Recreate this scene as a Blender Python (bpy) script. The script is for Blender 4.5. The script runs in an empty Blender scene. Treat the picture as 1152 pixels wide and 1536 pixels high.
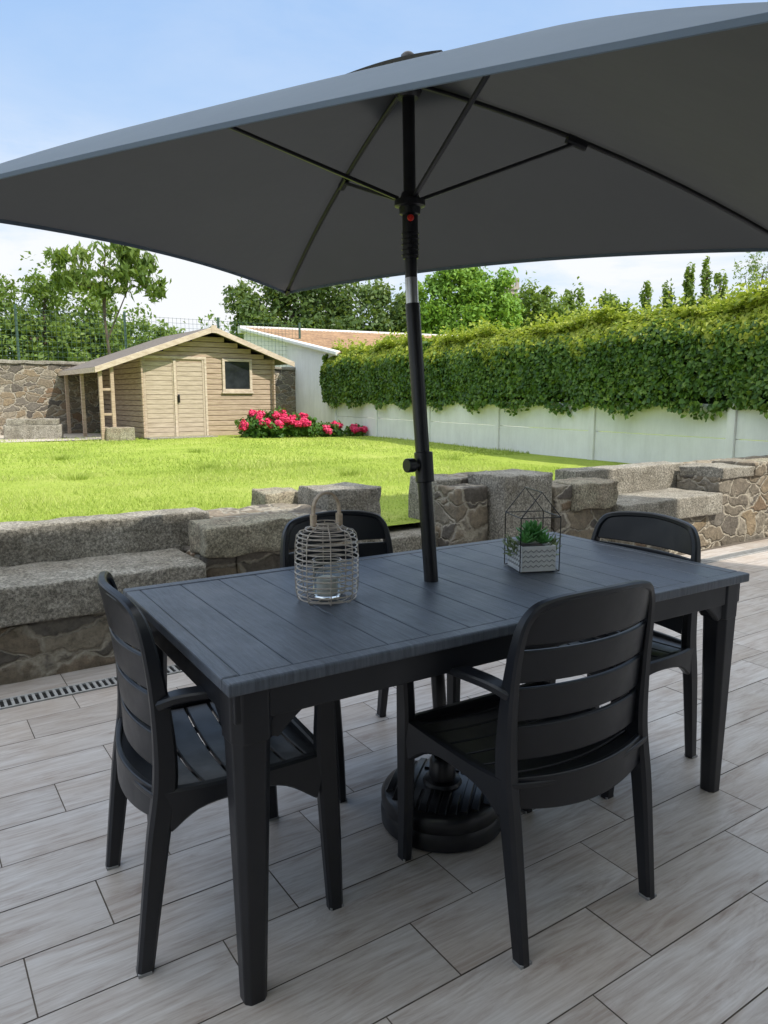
import bpy, math, random
import numpy as np
from mathutils import Vector, Matrix
random.seed(7); rng=np.random.default_rng(7)
scene=bpy.context.scene
scene.view_settings.view_transform='Standard'
scene.view_settings.look='None'
scene.view_settings.exposure=0
R=math.radians
# ---------------------------------------------------------------- materials
def newmat(name):
    m=bpy.data.materials.new(name); m.use_nodes=True
    nt=m.node_tree; b=nt.nodes['Principled BSDF']
    return m,nt,b
def N(nt,t,**k):
    n=nt.nodes.new(t)
    for a,v in k.items(): setattr(n,a,v)
    return n
def coords(nt,scale=(1,1,1),rot=(0,0,0)):
    tc=N(nt,'ShaderNodeTexCoord'); mp=N(nt,'ShaderNodeMapping')
    mp.inputs['Scale'].default_value=scale; mp.inputs['Rotation'].default_value=rot
    nt.links.new(tc.outputs['Object'],mp.inputs['Vector']); return mp.outputs['Vector']
def ramp(nt,fac,stops):
    r=N(nt,'ShaderNodeValToRGB'); e=r.color_ramp.elements
    while len(e)<len(stops): e.new(0.5)
    for i,(p,c) in enumerate(stops):
        e[i].position=p; e[i].color=(c[0],c[1],c[2],1)
    nt.links.new(fac,r.inputs['Fac']); return r.outputs['Color']
def noise(nt,vec,scale,detail=6,rough=0.6,dist=0):
    n=N(nt,'ShaderNodeTexNoise'); n.inputs['Scale'].default_value=scale
    n.inputs['Detail'].default_value=detail; n.inputs['Roughness'].default_value=rough
    n.inputs['Distortion'].default_value=dist
    nt.links.new(vec,n.inputs['Vector']); return n.outputs['Fac']
def bump(nt,b,h,strength,dist=0.01):
    n=N(nt,'ShaderNodeBump'); n.inputs['Strength'].default_value=strength
    n.inputs['Distance'].default_value=dist
    nt.links.new(h,n.inputs['Height']); nt.links.new(n.outputs['Normal'],b.inputs['Normal'])
def mix(nt,fac,a,c,mode='MIX'):
    n=N(nt,'ShaderNodeMix',data_type='RGBA',blend_type=mode)
    if isinstance(fac,(int,float)): n.inputs[0].default_value=fac
    else: nt.links.new(fac,n.inputs[0])
    for i,v in ((6,a),(7,c)):
        if isinstance(v,tuple): n.inputs[i].default_value=(v[0],v[1],v[2],1)
        else: nt.links.new(v,n.inputs[i])
    return n.outputs[2]
def math_(nt,op,a,b=0.0):
    n=N(nt,'ShaderNodeMath',operation=op)
    for i,v in enumerate((a,b)):
        if isinstance(v,(int,float)): n.inputs[i].default_value=v
        else: nt.links.new(v,n.inputs[i])
    return n.outputs[0]
def m_noise(name,c1,c2,scale=5,rough=0.6,bs=0.2,stretch=(1,1,1),bd=0.003,metal=0,bscale=None,lo=.35,hi=.65,rot=(0,0,0)):
    m,nt,b=newmat(name); v=coords(nt,stretch,rot)
    f=noise(nt,v,scale,8,0.65)
    nt.links.new(ramp(nt,f,[(lo,c1),(hi,c2)]),b.inputs['Base Color'])
    b.inputs['Roughness'].default_value=rough; b.inputs['Metallic'].default_value=metal
    if bs: bump(nt,b,noise(nt,v,bscale or scale*4,6),bs,bd)
    return m
def m_foliage(name,stops,transl=0.35,rough=0.5,big=1.2):
    m,nt,b=newmat(name)
    at=N(nt,'ShaderNodeAttribute',attribute_name='tint')
    v=coords(nt); f=noise(nt,v,big,2)
    s=math_(nt,'ADD',math_(nt,'MULTIPLY',at.outputs['Fac'],0.7),math_(nt,'MULTIPLY',f,0.45))
    c=ramp(nt,s,stops)
    nt.links.new(c,b.inputs['Base Color']); b.inputs['Roughness'].default_value=rough
    b.inputs['Specular IOR Level'].default_value=0.35
    tr=N(nt,'ShaderNodeBsdfTranslucent'); 
    nt.links.new(mix(nt,0.5,c,(0.30,0.38,0.03),'MIX'),tr.inputs['Color'])
    ms=N(nt,'ShaderNodeMixShader'); ms.inputs[0].default_value=transl
    nt.links.new(b.outputs[0],ms.inputs[1]); nt.links.new(tr.outputs[0],ms.inputs[2])
    nt.links.new(ms.outputs[0],nt.nodes['Material Output'].inputs['Surface'])
    return m
def m_resin():
    m,nt,b=newmat('black_resin'); v=coords(nt,(1,1,1))
    f=noise(nt,v,3,6)
    nt.links.new(ramp(nt,f,[(.3,(0.006,0.007,0.010)),(.7,(0.012,0.014,0.019))]),b.inputs['Base Color'])
    nt.links.new(ramp(nt,noise(nt,v,14,6),[(.3,(.32,)*3),(.7,(.46,)*3)]),b.inputs['Roughness'])
    bump(nt,b,noise(nt,v,260,3),0.12,0.001); return m
def m_tabletop():
    m,nt,b=newmat('table_plank_resin'); v=coords(nt,(14,1.2,1))
    f=noise(nt,v,9,8,.7,.3); v2=coords(nt)
    f2=noise(nt,v2,2.5,5)
    c=mix(nt,0.4,ramp(nt,f,[(.34,(0.038,0.047,0.062)),(.68,(0.135,0.155,0.190))]),ramp(nt,f2,[(.3,(0.055,0.066,0.083)),(.7,(0.105,0.122,0.148))]))
    nt.links.new(c,b.inputs['Base Color'])
    nt.links.new(ramp(nt,noise(nt,v2,7,6),[(.3,(.32,)*3),(.7,(.46,)*3)]),b.inputs['Roughness'])
    bump(nt,b,f,0.6,0.002); return m
def m_rubble():
    m,nt,b=newmat('rubble_stone')
    v=coords(nt)
    nz=N(nt,'ShaderNodeTexNoise'); nz.inputs['Scale'].default_value=7; nz.inputs['Detail'].default_value=4
    nt.links.new(v,nz.inputs['Vector'])
    va=N(nt,'ShaderNodeVectorMath',operation='SCALE'); va.inputs['Scale'].default_value=0.16
    nt.links.new(nz.outputs['Color'],va.inputs[0])
    ad=N(nt,'ShaderNodeVectorMath',operation='ADD'); nt.links.new(v,ad.inputs[0]); nt.links.new(va.outputs[0],ad.inputs[1])
    mp=N(nt,'ShaderNodeMapping'); mp.inputs['Scale'].default_value=(3.6,3.6,7.6); nt.links.new(ad.outputs[0],mp.inputs['Vector'])
    vo=N(nt,'ShaderNodeTexVoronoi'); vo.inputs['Scale'].default_value=1; nt.links.new(mp.outputs[0],vo.inputs['Vector'])
    ve=N(nt,'ShaderNodeTexVoronoi',feature='DISTANCE_TO_EDGE'); ve.inputs['Scale'].default_value=1; nt.links.new(mp.outputs[0],ve.inputs['Vector'])
    sp=N(nt,'ShaderNodeSeparateColor'); nt.links.new(vo.outputs['Color'],sp.inputs[0])
    c=ramp(nt,sp.outputs[0],[(0,(.14,.125,.11)),(.2,(.27,.235,.185)),(.4,(.37,.29,.19)),(.6,(.24,.22,.19)),(.8,(.40,.35,.27)),(1,(.27,.18,.11))])
    g=noise(nt,v,22,8,.75)
    c=mix(nt,.9,c,ramp(nt,g,[(.3,(.30,.29,.27)),(.68,(1.08,1.06,1.02))]),'MULTIPLY')
    msk=ramp(nt,ve.outputs['Distance'],[(.025,(0,0,0)),(.07,(1,1,1))])
    mort=ramp(nt,noise(nt,v,40,5),[(.3,(.33,.29,.22)),(.7,(.50,.45,.36))])
    nt.links.new(mix(nt,msk,mort,c),b.inputs['Base Color'])
    b.inputs['Roughness'].default_value=.9
    h=math_(nt,'ADD',ramp(nt,ve.outputs['Distance'],[(.0,(0,0,0)),(.09,(1,1,1))]),math_(nt,'MULTIPLY',g,1.3))
    bump(nt,b,h,.9,.03); return m
def m_granite(name='granite',warm=0.0):
    m,nt,b=newmat(name); v=coords(nt)
    f=noise(nt,v,70,4,.85); f2=noise(nt,v,3.5,6,.7); f3=noise(nt,v,9,6,.75)
    c=ramp(nt,f,[(.36,(.12,.115,.10)),(.5,(.33,.315,.28)),(.62,(.60,.575,.52))])
    c=mix(nt,.85,c,ramp(nt,f2,[(.3,(.50+warm,.45,.37-warm*.4)),(.55,(.83+warm*.2,.80,.73-warm)),(.8,(1,.98,.92-warm))]),'MULTIPLY')
    c=mix(nt,.6,c,ramp(nt,f3,[(.38,(.55,.54,.50)),(.55,(1,1,1))]),'MULTIPLY')
    nt.links.new(c,b.inputs['Base Color']); b.inputs['Roughness'].default_value=.88
    bump(nt,b,math_(nt,'ADD',noise(nt,v,35,6,.8),math_(nt,'MULTIPLY',noise(nt,v,8,4),1.5)),.9,.016); return m
def m_tile():
    m,nt,b=newmat('wood_look_tile')
    at=N(nt,'ShaderNodeAttribute',attribute_name='tint')
    v=coords(nt)
    cb=N(nt,'ShaderNodeCombineXYZ')
    nt.links.new(math_(nt,'MULTIPLY',at.outputs['Fac'],37.0),cb.inputs[0]); nt.links.new(math_(nt,'MULTIPLY',at.outputs['Fac'],91.0),cb.inputs[1])
    ad=N(nt,'ShaderNodeVectorMath',operation='ADD'); nt.links.new(v,ad.inputs[0]); nt.links.new(cb.outputs[0],ad.inputs[1])
    mp=N(nt,'ShaderNodeMapping'); mp.inputs['Scale'].default_value=(1.1,9,1); nt.links.new(ad.outputs[0],mp.inputs['Vector'])
    f=noise(nt,mp.outputs[0],2.4,10,.72,1.4)
    mp2=N(nt,'ShaderNodeMapping'); mp2.inputs['Scale'].default_value=(3,60,1); nt.links.new(ad.outputs[0],mp2.inputs['Vector'])
    f2=noise(nt,mp2.outputs[0],2.5,5,.6,.4)
    f3=noise(nt,ad.outputs[0],2.6,4,.6)
    c=ramp(nt,f,[(.27,(.29,.245,.21)),(.40,(.43,.39,.36)),(.53,(.53,.505,.48)),(.72,(.61,.595,.58))])
    c=mix(nt,.45,c,ramp(nt,f2,[(.32,(.64,.59,.55)),(.60,(1,1,1))]),'MULTIPLY')
    c=mix(nt,.75,c,ramp(nt,f3,[(.35,(.80,.73,.66)),(.6,(1,1,1.0))]),'MULTIPLY')
    c=mix(nt,.7,c,ramp(nt,at.outputs['Fac'],[(0,(.85,.825,.80)),(1,(1.10,1.09,1.085))]),'MULTIPLY')
    nt.links.new(c,b.inputs['Base Color'])
    nt.links.new(ramp(nt,f,[(.3,(.50,)*3),(.7,(.30,)*3)]),b.inputs['Roughness'])
    bump(nt,b,f2,.2,.001); return m
def m_grass():
    m,nt,b=newmat('lawn_grass'); v=coords(nt)
    f=noise(nt,v,.9,8,.75); f2=noise(nt,v,45,4,.8)
    c=ramp(nt,f,[(.3,(.25,.35,.05)),(.5,(.37,.47,.085)),(.7,(.50,.55,.16))])
    c=mix(nt,.8,c,ramp(nt,f2,[(.3,(.42,.48,.35)),(.7,(1.15,1.12,1))]),'MULTIPLY')
    nt.links.new(c,b.inputs['Base Color']); b.inputs['Roughness'].default_value=.9
    b.inputs['Specular IOR Level'].default_value=.1
    bump(nt,b,f2,.8,.03); return m
def m_plaster(name,c1,c2):
    m,nt,b=newmat(name); v=coords(nt); v2=coords(nt,(2,2,.35))
    c=mix(nt,.5,ramp(nt,noise(nt,v,1.6,8,.7),[(.3,c1),(.7,c2)]),ramp(nt,noise(nt,v2,3,8,.75),[(.3,c1),(.6,c2)]))
    nt.links.new(c,b.inputs['Base Color']); b.inputs['Roughness'].default_value=.85
    bump(nt,b,noise(nt,v,60,5),.25,.004); return m
def m_fabric():
    m,nt,b=newmat('umbrella_fabric'); v=coords(nt)
    f=noise(nt,v,1.5,4); w=noise(nt,v,500,2)
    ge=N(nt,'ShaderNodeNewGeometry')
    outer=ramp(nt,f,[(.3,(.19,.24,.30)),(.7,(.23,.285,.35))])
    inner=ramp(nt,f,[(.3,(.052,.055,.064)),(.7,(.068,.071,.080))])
    c=mix(nt,ge.outputs['Backfacing'],outer,inner)  # sky-lit outside and shaded underside of one cloth put into the colours
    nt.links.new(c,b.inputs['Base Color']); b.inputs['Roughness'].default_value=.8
    b.inputs['Sheen Weight'].default_value=.1; b.inputs['Specular IOR Level'].default_value=.25
    bump(nt,b,math_(nt,'ADD',math_(nt,'MULTIPLY',w,.1),noise(nt,v,4,3)),.35,.012)
    tr=N(nt,'ShaderNodeBsdfTranslucent'); tr.inputs['Color'].default_value=(.14,.13,.115,1)
    ms=N(nt,'ShaderNodeMixShader'); ms.inputs[0].default_value=.2
    nt.links.new(b.outputs[0],ms.inputs[1]); nt.links.new(tr.outputs[0],ms.inputs[2])
    nt.links.new(ms.outputs[0],nt.nodes['Material Output'].inputs['Surface']); return m
def m_glass(name='glass'):
    m,nt,b=newmat(name); b.inputs['Transmission Weight'].default_value=1; b.inputs['Roughness'].default_value=.02
    b.inputs['IOR'].default_value=1.3; b.inputs['Base Color'].default_value=(.95,.98,.97,1); return m
RESIN=m_resin(); TTOP=m_tabletop(); RUB=m_rubble(); GRA=m_granite(); GRAW=m_granite('granite_brown',.12)
TILE=m_tile(); GRASS=m_grass()
WHITE=m_plaster('white_wall_paint',(.68,.675,.65),(.87,.87,.85))
CREAM=m_plaster('cream_render',(.74,.72,.68),(.82,.80,.77))
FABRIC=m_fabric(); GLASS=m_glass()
METAL=m_noise('black_metal',(.006,.006,.008),(.014,.014,.016),20,.33,.05)
SILVER=m_noise('brushed_steel',(.45,.45,.45),(.6,.6,.6),30,.28,.1,(1,1,.05),.001,1)
GROUT=m_noise('grout',(.09,.075,.06),(.15,.125,.10),30,.9,.2)
DRAINM=m_noise('drain_metal',(.30,.30,.29),(.44,.44,.43),25,.5,.1)
DARK=m_noise('dark_void',(.006,.006,.006),(.012,.012,.012),10,.9,0)
WOODS=m_noise('shed_wood',(.27,.185,.125),(.56,.44,.32),3,.8,.5,(1.2,1.2,16),.004,lo=.3,hi=.7)
WOODD=m_noise('shed_door_wood',(.33,.26,.19),(.60,.50,.39),3,.8,.5,(1.2,1.2,16),.004,lo=.3,hi=.7)
WOODL=m_noise('shed_trim_wood',(.44,.35,.26),(.63,.53,.42),4,.75,.3,(2,2,6),.003)
WOODH=m_noise('handle_wood',(.40,.29,.20),(.62,.49,.36),12,.6,.2,(1,1,4))
WIRE=m_noise('lantern_wire',(.50,.43,.36),(.70,.63,.55),30,.38,.1,metal=.25)
BARK=m_noise('bark',(.06,.045,.03),(.16,.125,.09),8,.95,.8,(2,2,.5),.02)
ROOFT=m_noise('clay_roof_tiles',(.22,.13,.07),(.44,.27,.14),2.5,.9,.6,(1,1,1),.02)
SHING=m_noise('shed_shingle',(.10,.085,.07),(.18,.155,.13),14,.9,.5)
POTM=m_noise('pot_ceramic',(.66,.66,.64),(.76,.76,.74),8,.55,.1)
CANDLE=m_noise('candle_wax',(.80,.78,.72),(.86,.84,.78),8,.5,.05)
POTG=m_noise('pot_pattern_grey',(.30,.30,.30),(.38,.38,.37),8,.6,.1)
SOIL=m_noise('soil',(.03,.02,.015),(.07,.05,.035),60,.95,.8)
EARTH=m_noise('ground_earth',(.10,.09,.05),(.16,.15,.09),.3,.95,.4)
PATH=m_noise('gravel_path',(.36,.32,.26),(.50,.45,.38),40,.95,.5)
RED=m_noise('red_button',(.6,.02,.01),(.7,.03,.02),5,.3,0)
RUBBER=m_noise('foot_pad',(.25,.25,.25),(.32,.32,.32),8,.7,0)
TOWER=m_noise('tower_stone',(.34,.30,.24),(.48,.43,.35),1,.9,.2)
WIREF=m_noise('fence_wire_green',(.03,.07,.05),(.05,.10,.07),9,.5,0)
# ---------------------------------------------------------------- mesh tools
def empty(name,loc=(0,0,0),rz=0):
    e=bpy.data.objects.new(name,None); e.location=loc; e.rotation_euler=(0,0,R(rz)); e.empty_display_size=.1
    scene.collection.objects.link(e); return e
def catmull(P,n):
    P=[np.array(p,float) for p in P]
    if n<=1: return P
    out=[]
    for i in range(len(P)-1):
        p0=P[max(i-1,0)];p1=P[i];p2=P[i+1];p3=P[min(i+2,len(P)-1)]
        for k in range(n):
            t=k/n
            out.append(.5*((2*p1)+(-p0+p2)*t+(2*p0-5*p1+4*p2-p3)*t*t+(-p0+3*p1-3*p2+p3)*t**3))
    out.append(P[-1]); return out
class MB:
    def __init__(s): s.v=[];s.f=[]
    def add(s,vs,fs):
        o=len(s.v); s.v+= [tuple(map(float,x)) for x in vs]; s.f+=[tuple(i+o for i in f) for f in fs]
    def box(s,x0,x1,y0,y1,z0,z1,M=None):
        vs=[(x0,y0,z0),(x1,y0,z0),(x1,y1,z0),(x0,y1,z0),(x0,y0,z1),(x1,y0,z1),(x1,y1,z1),(x0,y1,z1)]
        if M is not None: vs=[tuple(M@Vector(v)) for v in vs]
        s.add(vs,[(0,3,2,1),(4,5,6,7),(0,1,5,4),(1,2,6,5),(2,3,7,6),(3,0,4,7)])
    def sweep(s,path,sizes,ref=(1,0,0),n=4,seg=0,closed=False):
        k=len(path)
        if not isinstance(sizes,list): sizes=[sizes]*k
        full=[tuple(p)+tuple(z) for p,z in zip(path,sizes)]
        C=catmull(full,n) if not closed else [np.array(q) for q in full]
        P=np.array([c[:3] for c in C]); S=[c[3:] for c in C]; m=len(P)
        ref=np.array(ref,float); rings=[]
        for i in range(m):
            if closed: T=P[(i+1)%m]-P[i-1]
            else: T=P[min(i+1,m-1)]-P[max(i-1,0)]
            T/=np.linalg.norm(T)+1e-9
            sd=ref-ref.dot(T)*T
            if np.linalg.norm(sd)<.05: sd=np.array([.1,1,.05])-np.array([.1,1,.05]).dot(T)*T
            sd/=np.linalg.norm(sd); up=np.cross(T,sd)
            w,h=S[i]
            if seg: sec=[(w/2*math.cos(2*math.pi*j/seg),h/2*math.sin(2*math.pi*j/seg)) for j in range(seg)]
            else:
                c=.22*min(w,h); a=w/2;b=h/2
                sec=[(a,-b+c),(a,b-c),(a-c,b),(-a+c,b),(-a,b-c),(-a,-b+c),(-a+c,-b),(a-c,-b)]
            rings.append([P[i]+sd*x+up*y for x,y in sec])
        q=len(rings[0]); vs=[p for r in rings for p in r]; fs=[]
        for i in range(m if closed else m-1):
            a=i*q;b=((i+1)%m)*q
            for j in range(q): fs.append((a+j,a+(j+1)%q,b+(j+1)%q,b+j))
        if not closed: fs.append(tuple(range(q))[::-1]); fs.append(tuple((m-1)*q+j for j in range(q)))
        s.add(vs,fs)
    def ring(s,c,r,tr,n=40,seg=6):
        s.sweep([(c[0]+r*math.cos(2*math.pi*i/n),c[1]+r*math.sin(2*math.pi*i/n),c[2]) for i in range(n)],(tr*2,tr*2),(0,0,1),1,seg,True)
    def lathe(s,prof,c=(0,0,0),n=40):
        vs=[];m=len(prof)
        for r,z in prof:
            for i in range(n):
                a=2*math.pi*i/n; vs.append((c[0]+r*math.cos(a),c[1]+r*math.sin(a),c[2]+z))
        fs=[]
        for k in range(m-1):
            for i in range(n): fs.append((k*n+i,k*n+(i+1)%n,(k+1)*n+(i+1)%n,(k+1)*n+i))
        s.add(vs,fs)
    def slab(s,F,x0,x1,n,z0,z1,th,nz=1):
        vs=[];fs=[]
        for side in (0,1):
            for j in range(nz+1):
                for i in range(n+1):
                    x=x0+(x1-x0)*i/n; z=z0+(z1-z0)*j/nz; p=F(x,z); vs.append((p[0],p[1]+side*th,p[2]))
        A=(n+1)*(nz+1)
        for j in range(nz):
            for i in range(n):
                a=j*(n+1)+i
                fs.append((a,a+1,a+n+2,a+n+1)); fs.append((A+a,A+a+n+1,A+a+n+2,A+a+1))
        for i in range(n):
            fs.append((i,A+i,A+i+1,i+1)); b=nz*(n+1)+i; fs.append((b,b+1,A+b+1,A+b))
        for j in range(nz):
            a=j*(n+1); fs.append((a,a+n+1,A+a+n+1,A+a)); a+=n; fs.append((a,A+a,A+a+n+1,a+n+1))
        s.add(vs,fs)
    def obj(s,name,mat,parent=None,bevel=0,smooth=False,loc=None,rz=0):
        me=bpy.data.meshes.new(name); me.from_pydata(s.v,[],s.f); me.materials.append(mat); me.update()
        import bmesh
        bm=bmesh.new(); bm.from_mesh(me); bmesh.ops.recalc_face_normals(bm,faces=bm.faces); bm.to_mesh(me); bm.free()
        o=bpy.data.objects.new(name,me); scene.collection.objects.link(o)
        if parent: o.parent=parent
        if loc: o.location=loc
        o.rotation_euler=(0,0,R(rz))
        if bevel:
            b=o.modifiers.new('b','BEVEL'); b.width=bevel; b.segments=2; b.limit_method='ANGLE'; b.angle_limit=R(40)
        if smooth:
            for p in me.polygons: p.use_smooth=True
            try: me.set_sharp_from_angle(angle=R(42))
            except Exception: pass
        return o
def sheet(name,V,F,mat,parent):
    """open cloth sheet, all normals facing up"""
    import bmesh
    me=bpy.data.meshes.new(name); me.from_pydata([tuple(map(float,v)) for v in V],[],F); me.update()
    bm=bmesh.new(); bm.from_mesh(me); bmesh.ops.remove_doubles(bm,verts=bm.verts,dist=.0005); bm.normal_update()
    fl=[f for f in bm.faces if f.normal.z<0]
    if fl: bmesh.ops.reverse_faces(bm,faces=fl)
    bm.to_mesh(me); bm.free(); me.materials.append(mat)
    for p in me.polygons: p.use_smooth=True
    o=bpy.data.objects.new(name,me); scene.collection.objects.link(o); o.parent=parent; return o
def np_obj(name,V,F,mat,parent=None,tint=None,rz=0,loc=(0,0,0)):
    me=bpy.data.meshes.new(name); V=np.asarray(V,dtype=np.float32); F=np.asarray(F,dtype=np.int32); k=F.shape[1]
    me.vertices.add(len(V)); me.vertices.foreach_set('co',V.ravel())
    me.loops.add(F.size); me.loops.foreach_set('vertex_index',F.ravel())
    me.polygons.add(len(F)); me.polygons.foreach_set('loop_start',np.arange(0,F.size,k,dtype=np.int32))
    try: me.polygons.foreach_set('loop_total',np.full(len(F),k,dtype=np.int32))
    except Exception: pass
    me.update(calc_edges=True); me.validate()
    if tint is not None:
        a=me.attributes.new('tint','FLOAT','FACE'); a.data.foreach_set('value',np.asarray(tint,dtype=np.float32))
    me.materials.append(mat)
    o=bpy.data.objects.new(name,me); scene.collection.objects.link(o); o.rotation_euler=(0,0,R(rz)); o.location=loc
    if parent: o.parent=parent
    return o
def unit(a): return a/(np.linalg.norm(a,axis=1,keepdims=True)+1e-9)
def leaves(C,Nrm,size,asp=.5,spread=.9,droop=0):
    n=len(C); nn=unit(Nrm+rng.normal(0,spread,(n,3)))
    a=unit(np.cross(nn,rng.normal(0,1,(n,3)))); 
    if droop: a=unit(a+np.array([0,0,-droop])); 
    b=unit(np.cross(nn,a)); nn=np.cross(a,b)
    s=(size*rng.uniform(.6,1.35,n))[:,None]
    V=np.stack([C-a*s*.5,C+b*s*asp*.5-a*s*.05+nn*s*.06,C+a*s*.5,C-b*s*asp*.5-a*s*.05+nn*s*.06],1).reshape(-1,3)
    return V,np.arange(4*n).reshape(n,4)
def blob_points(blobs,n,shell=.55):
    vol=np.array([b[3]*b[4]*b[5] for b in blobs])**(.7); pr=vol/vol.sum()
    idx=rng.choice(len(blobs),n,p=pr); B=np.array(blobs)[idx]
    d=unit(rng.normal(0,1,(n,3))); r=rng.uniform(shell**2,1,n)**.5
    wob=1+.16*np.sin(d[:,0]*5+idx*1.7)+.14*np.sin(d[:,1]*6+idx*2.3)+.12*np.sin(d[:,2]*7+idx)
    C=B[:,:3]+d*B[:,3:6]*(r*wob)[:,None]
    return C,unit(d+np.array([0,0,.35])),idx
def crown(name,blobs,n,size,mat,parent,asp=.5,shell=.5,spread=.9,droop=0,clump=True,kk=14):
    sub=[]
    if clump:
        for b in blobs:
            for _ in range(kk):
                d=rng.normal(0,1,3); d/=np.linalg.norm(d); d[2]=d[2]*.9+.1
                rr=rng.uniform(.55,1.0); s=rng.uniform(.22,.42)
                sub.append([b[0]+d[0]*b[3]*rr,b[1]+d[1]*b[4]*rr,b[2]+d[2]*b[5]*rr,b[3]*s,b[4]*s,b[5]*s])
        C1,N1,i1=blob_points(sub,int(n*.75),.4); C2,N2,i2=blob_points(blobs,n-int(n*.75),.3)
        C=np.vstack([C1,C2]);Nn=np.vstack([N1,N2]); ix=np.concatenate([i1,i2+999])
    else: C,Nn,ix=blob_points(blobs,n,shell)
    V,F=leaves(C,Nn,size,asp,spread,droop)
    base=rng.uniform(0,1,5000)
    t=np.clip(.5*base[ix%5000]+.5*rng.uniform(0,1,len(C)),0,1)
    return np_obj(name,V,F,mat,parent,t)
def tree(name,base,h,blobs,n,size,mat,tr=.12,**k):
    E=empty(name,(0,0,0)); m=MB(); bx,by,bz=base
    top=(bx+.1,by,bz+h)
    m.sweep([(bx,by,bz),(bx+.05,by+.03,bz+h*.35),(bx-.04,by,bz+h*.7),top],[(tr*2,)*2,(tr*1.6,)*2,(tr*1.1,)*2,(tr*.6,)*2],(1,0,0),4,8)
    for b in blobs:
        z0=bz+h*random.uniform(.4,.8)
        m.sweep([(bx,by,z0),((bx+b[0])/2,(by+b[1])/2,(z0+b[2])/2+.1),(b[0],b[1],b[2]+b[5]*.3)],[(tr*.9,)*2,(tr*.6,)*2,(tr*.2,)*2],(1,0,0),3,6)
    m.obj('trunk',BARK,E,smooth=True)
    crown('foliage',blobs,n,size,mat,E,**k); return E
G=33.5
cu,su=math.cos(R(G)),math.sin(R(G))
# ---------------------------------------------------------------- ground, terrace, lawn
m=MB(); m.add([(-900,-900,-.06),(900,-900,-.06),(900,900,-.06),(-900,900,-.06)],[(0,1,2,3)]); m.obj('ground',EARTH)
m=MB(); m.box(-9,8.6,-.9,3.66,-.05,0.0); m.obj('terrace_grout_bed',GROUT,rz=G)
V=[];F=[];T=[]
def tilequad(p0,p1,q0,q1):
    g=.0017; z=.003+random.uniform(-.0004,.0004)
    o=len(V); V.extend([(p0+g,q0+g,z),(p1-g,q0+g,z),(p1-g,q1-g,z),(p0+g,q1-g,z)]); F.append((o,o+1,o+2,o+3)); T.append(random.random())
row=0; q=-.86
while q<3.28:
    q1=min(q+.2,3.305); p=-9+(.74+9)%.61-.61+ (row%3)*.2033+.02
    while p<8.4: tilequad(max(p,-9),p+.61,q,q1); p+=.61
    q+=.2; row+=1
p=-9.2
while p<8.4: tilequad(p,p+.61,3.415,3.60); p+=.61
np_obj('terrace_tiles',V,F,TILE,tint=T,rz=G)
E=empty('drain_channel',(0,0,0),G); m=MB()
m.box(-9,8.4,3.308,3.318,0,.008); m.box(-9,8.4,3.402,3.412,0,.008)
p=-9
while p<8.4:
    m.box(p,p+.012,3.318,3.402,0.001,.007); p+=.028
m.obj('grate',DRAINM,E); m=MB(); m.box(-9,8.4,3.3185,3.4015,.0003,.0012); m.obj('slot_shadow_tray',DARK,E)
nx,ny=120,120
P=np.linspace(-45,45,nx); Q=4.2+np.linspace(0,1,ny)**1.6*70
PP,QQ=np.meshgrid(P,Q); ZZ=.4+.012*np.sin(PP*1.3)*np.sin(QQ*.9); ZZ[0,:]=.4
V=np.stack([PP*cu-QQ*su,PP*su+QQ*cu,ZZ],-1).reshape(-1,3)
i=np.arange(nx*ny).reshape(ny,nx); F=np.stack([i[:-1,:-1],i[:-1,1:],i[1:,1:],i[1:,:-1]],-1).reshape(-1,4)
np_obj('lawn',V,F,GRASS)
BL=m_foliage('grass_blade',[(0,(.24,.35,.05)),(.45,(.37,.48,.09)),(.8,(.50,.56,.16)),(1,(.62,.62,.28))],.4,.7,.8)
def blades(n,p0,p1,q0,q1,h,w):
    p=rng.uniform(p0,p1,n); q=q0+(q1-q0)*rng.uniform(0,1,n)**1.4
    x=p*cu-q*su; y=p*su+q*cu
    nf=.5+.5*np.sin(x*1.7+np.sin(y*2.1)*1.3)*np.sin(y*1.3+np.sin(x)*2)
    hh=h*rng.uniform(.5,1.3,n)*(.6+.7*nf); a=rng.uniform(0,6.28,n); lx=rng.normal(0,.5,n)*hh; ly=rng.normal(0,.5,n)*hh
    z=np.full(n,.39)
    A=np.stack([x-np.cos(a)*w,y-np.sin(a)*w,z],1);B=np.stack([x+np.cos(a)*w,y+np.sin(a)*w,z],1);C=np.stack([x+lx,y+ly,z+hh],1)
    return np.stack([A,B,C],1).reshape(-1,3),rng.uniform(0,1,n)*.6+.4*nf
V1,t1=blades(90000,-3.5,7,4.3,9,.040,.0048); V2,t2=blades(55000,-8,9,8.5,17,.045,.009)
tv=[];tt=[]
for (tx,ty) in ((-3.3,7.9),(-2.2,9.2),(-4.6,10.5),(-.4,8.4),(-3.0,11.8),(.9,10.4)):
    n=260; a=rng.uniform(0,6.28,n); r=np.abs(rng.normal(0,.10,n)); x=tx+np.cos(a)*r; y=ty+np.sin(a)*r; z=np.full(n,.39); hh=rng.uniform(.05,.12,n); w=.004; o2=rng.uniform(0,6.28,n)
    A=np.stack([x-np.cos(o2)*w,y-np.sin(o2)*w,z],1);B=np.stack([x+np.cos(o2)*w,y+np.sin(o2)*w,z],1);C=np.stack([x+np.cos(a)*hh*.7,y+np.sin(a)*hh*.7,z+hh],1)
    tv.append(np.stack([A,B,C],1).reshape(-1,3)); tt.append(rng.uniform(0,.7,n))
V=np.vstack([V1,V2]+tv); np_obj('lawn_grass_blades',V,np.arange(len(V)).reshape(-1,3),BL,tint=np.concatenate([t1,t2]+tt))
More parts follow.
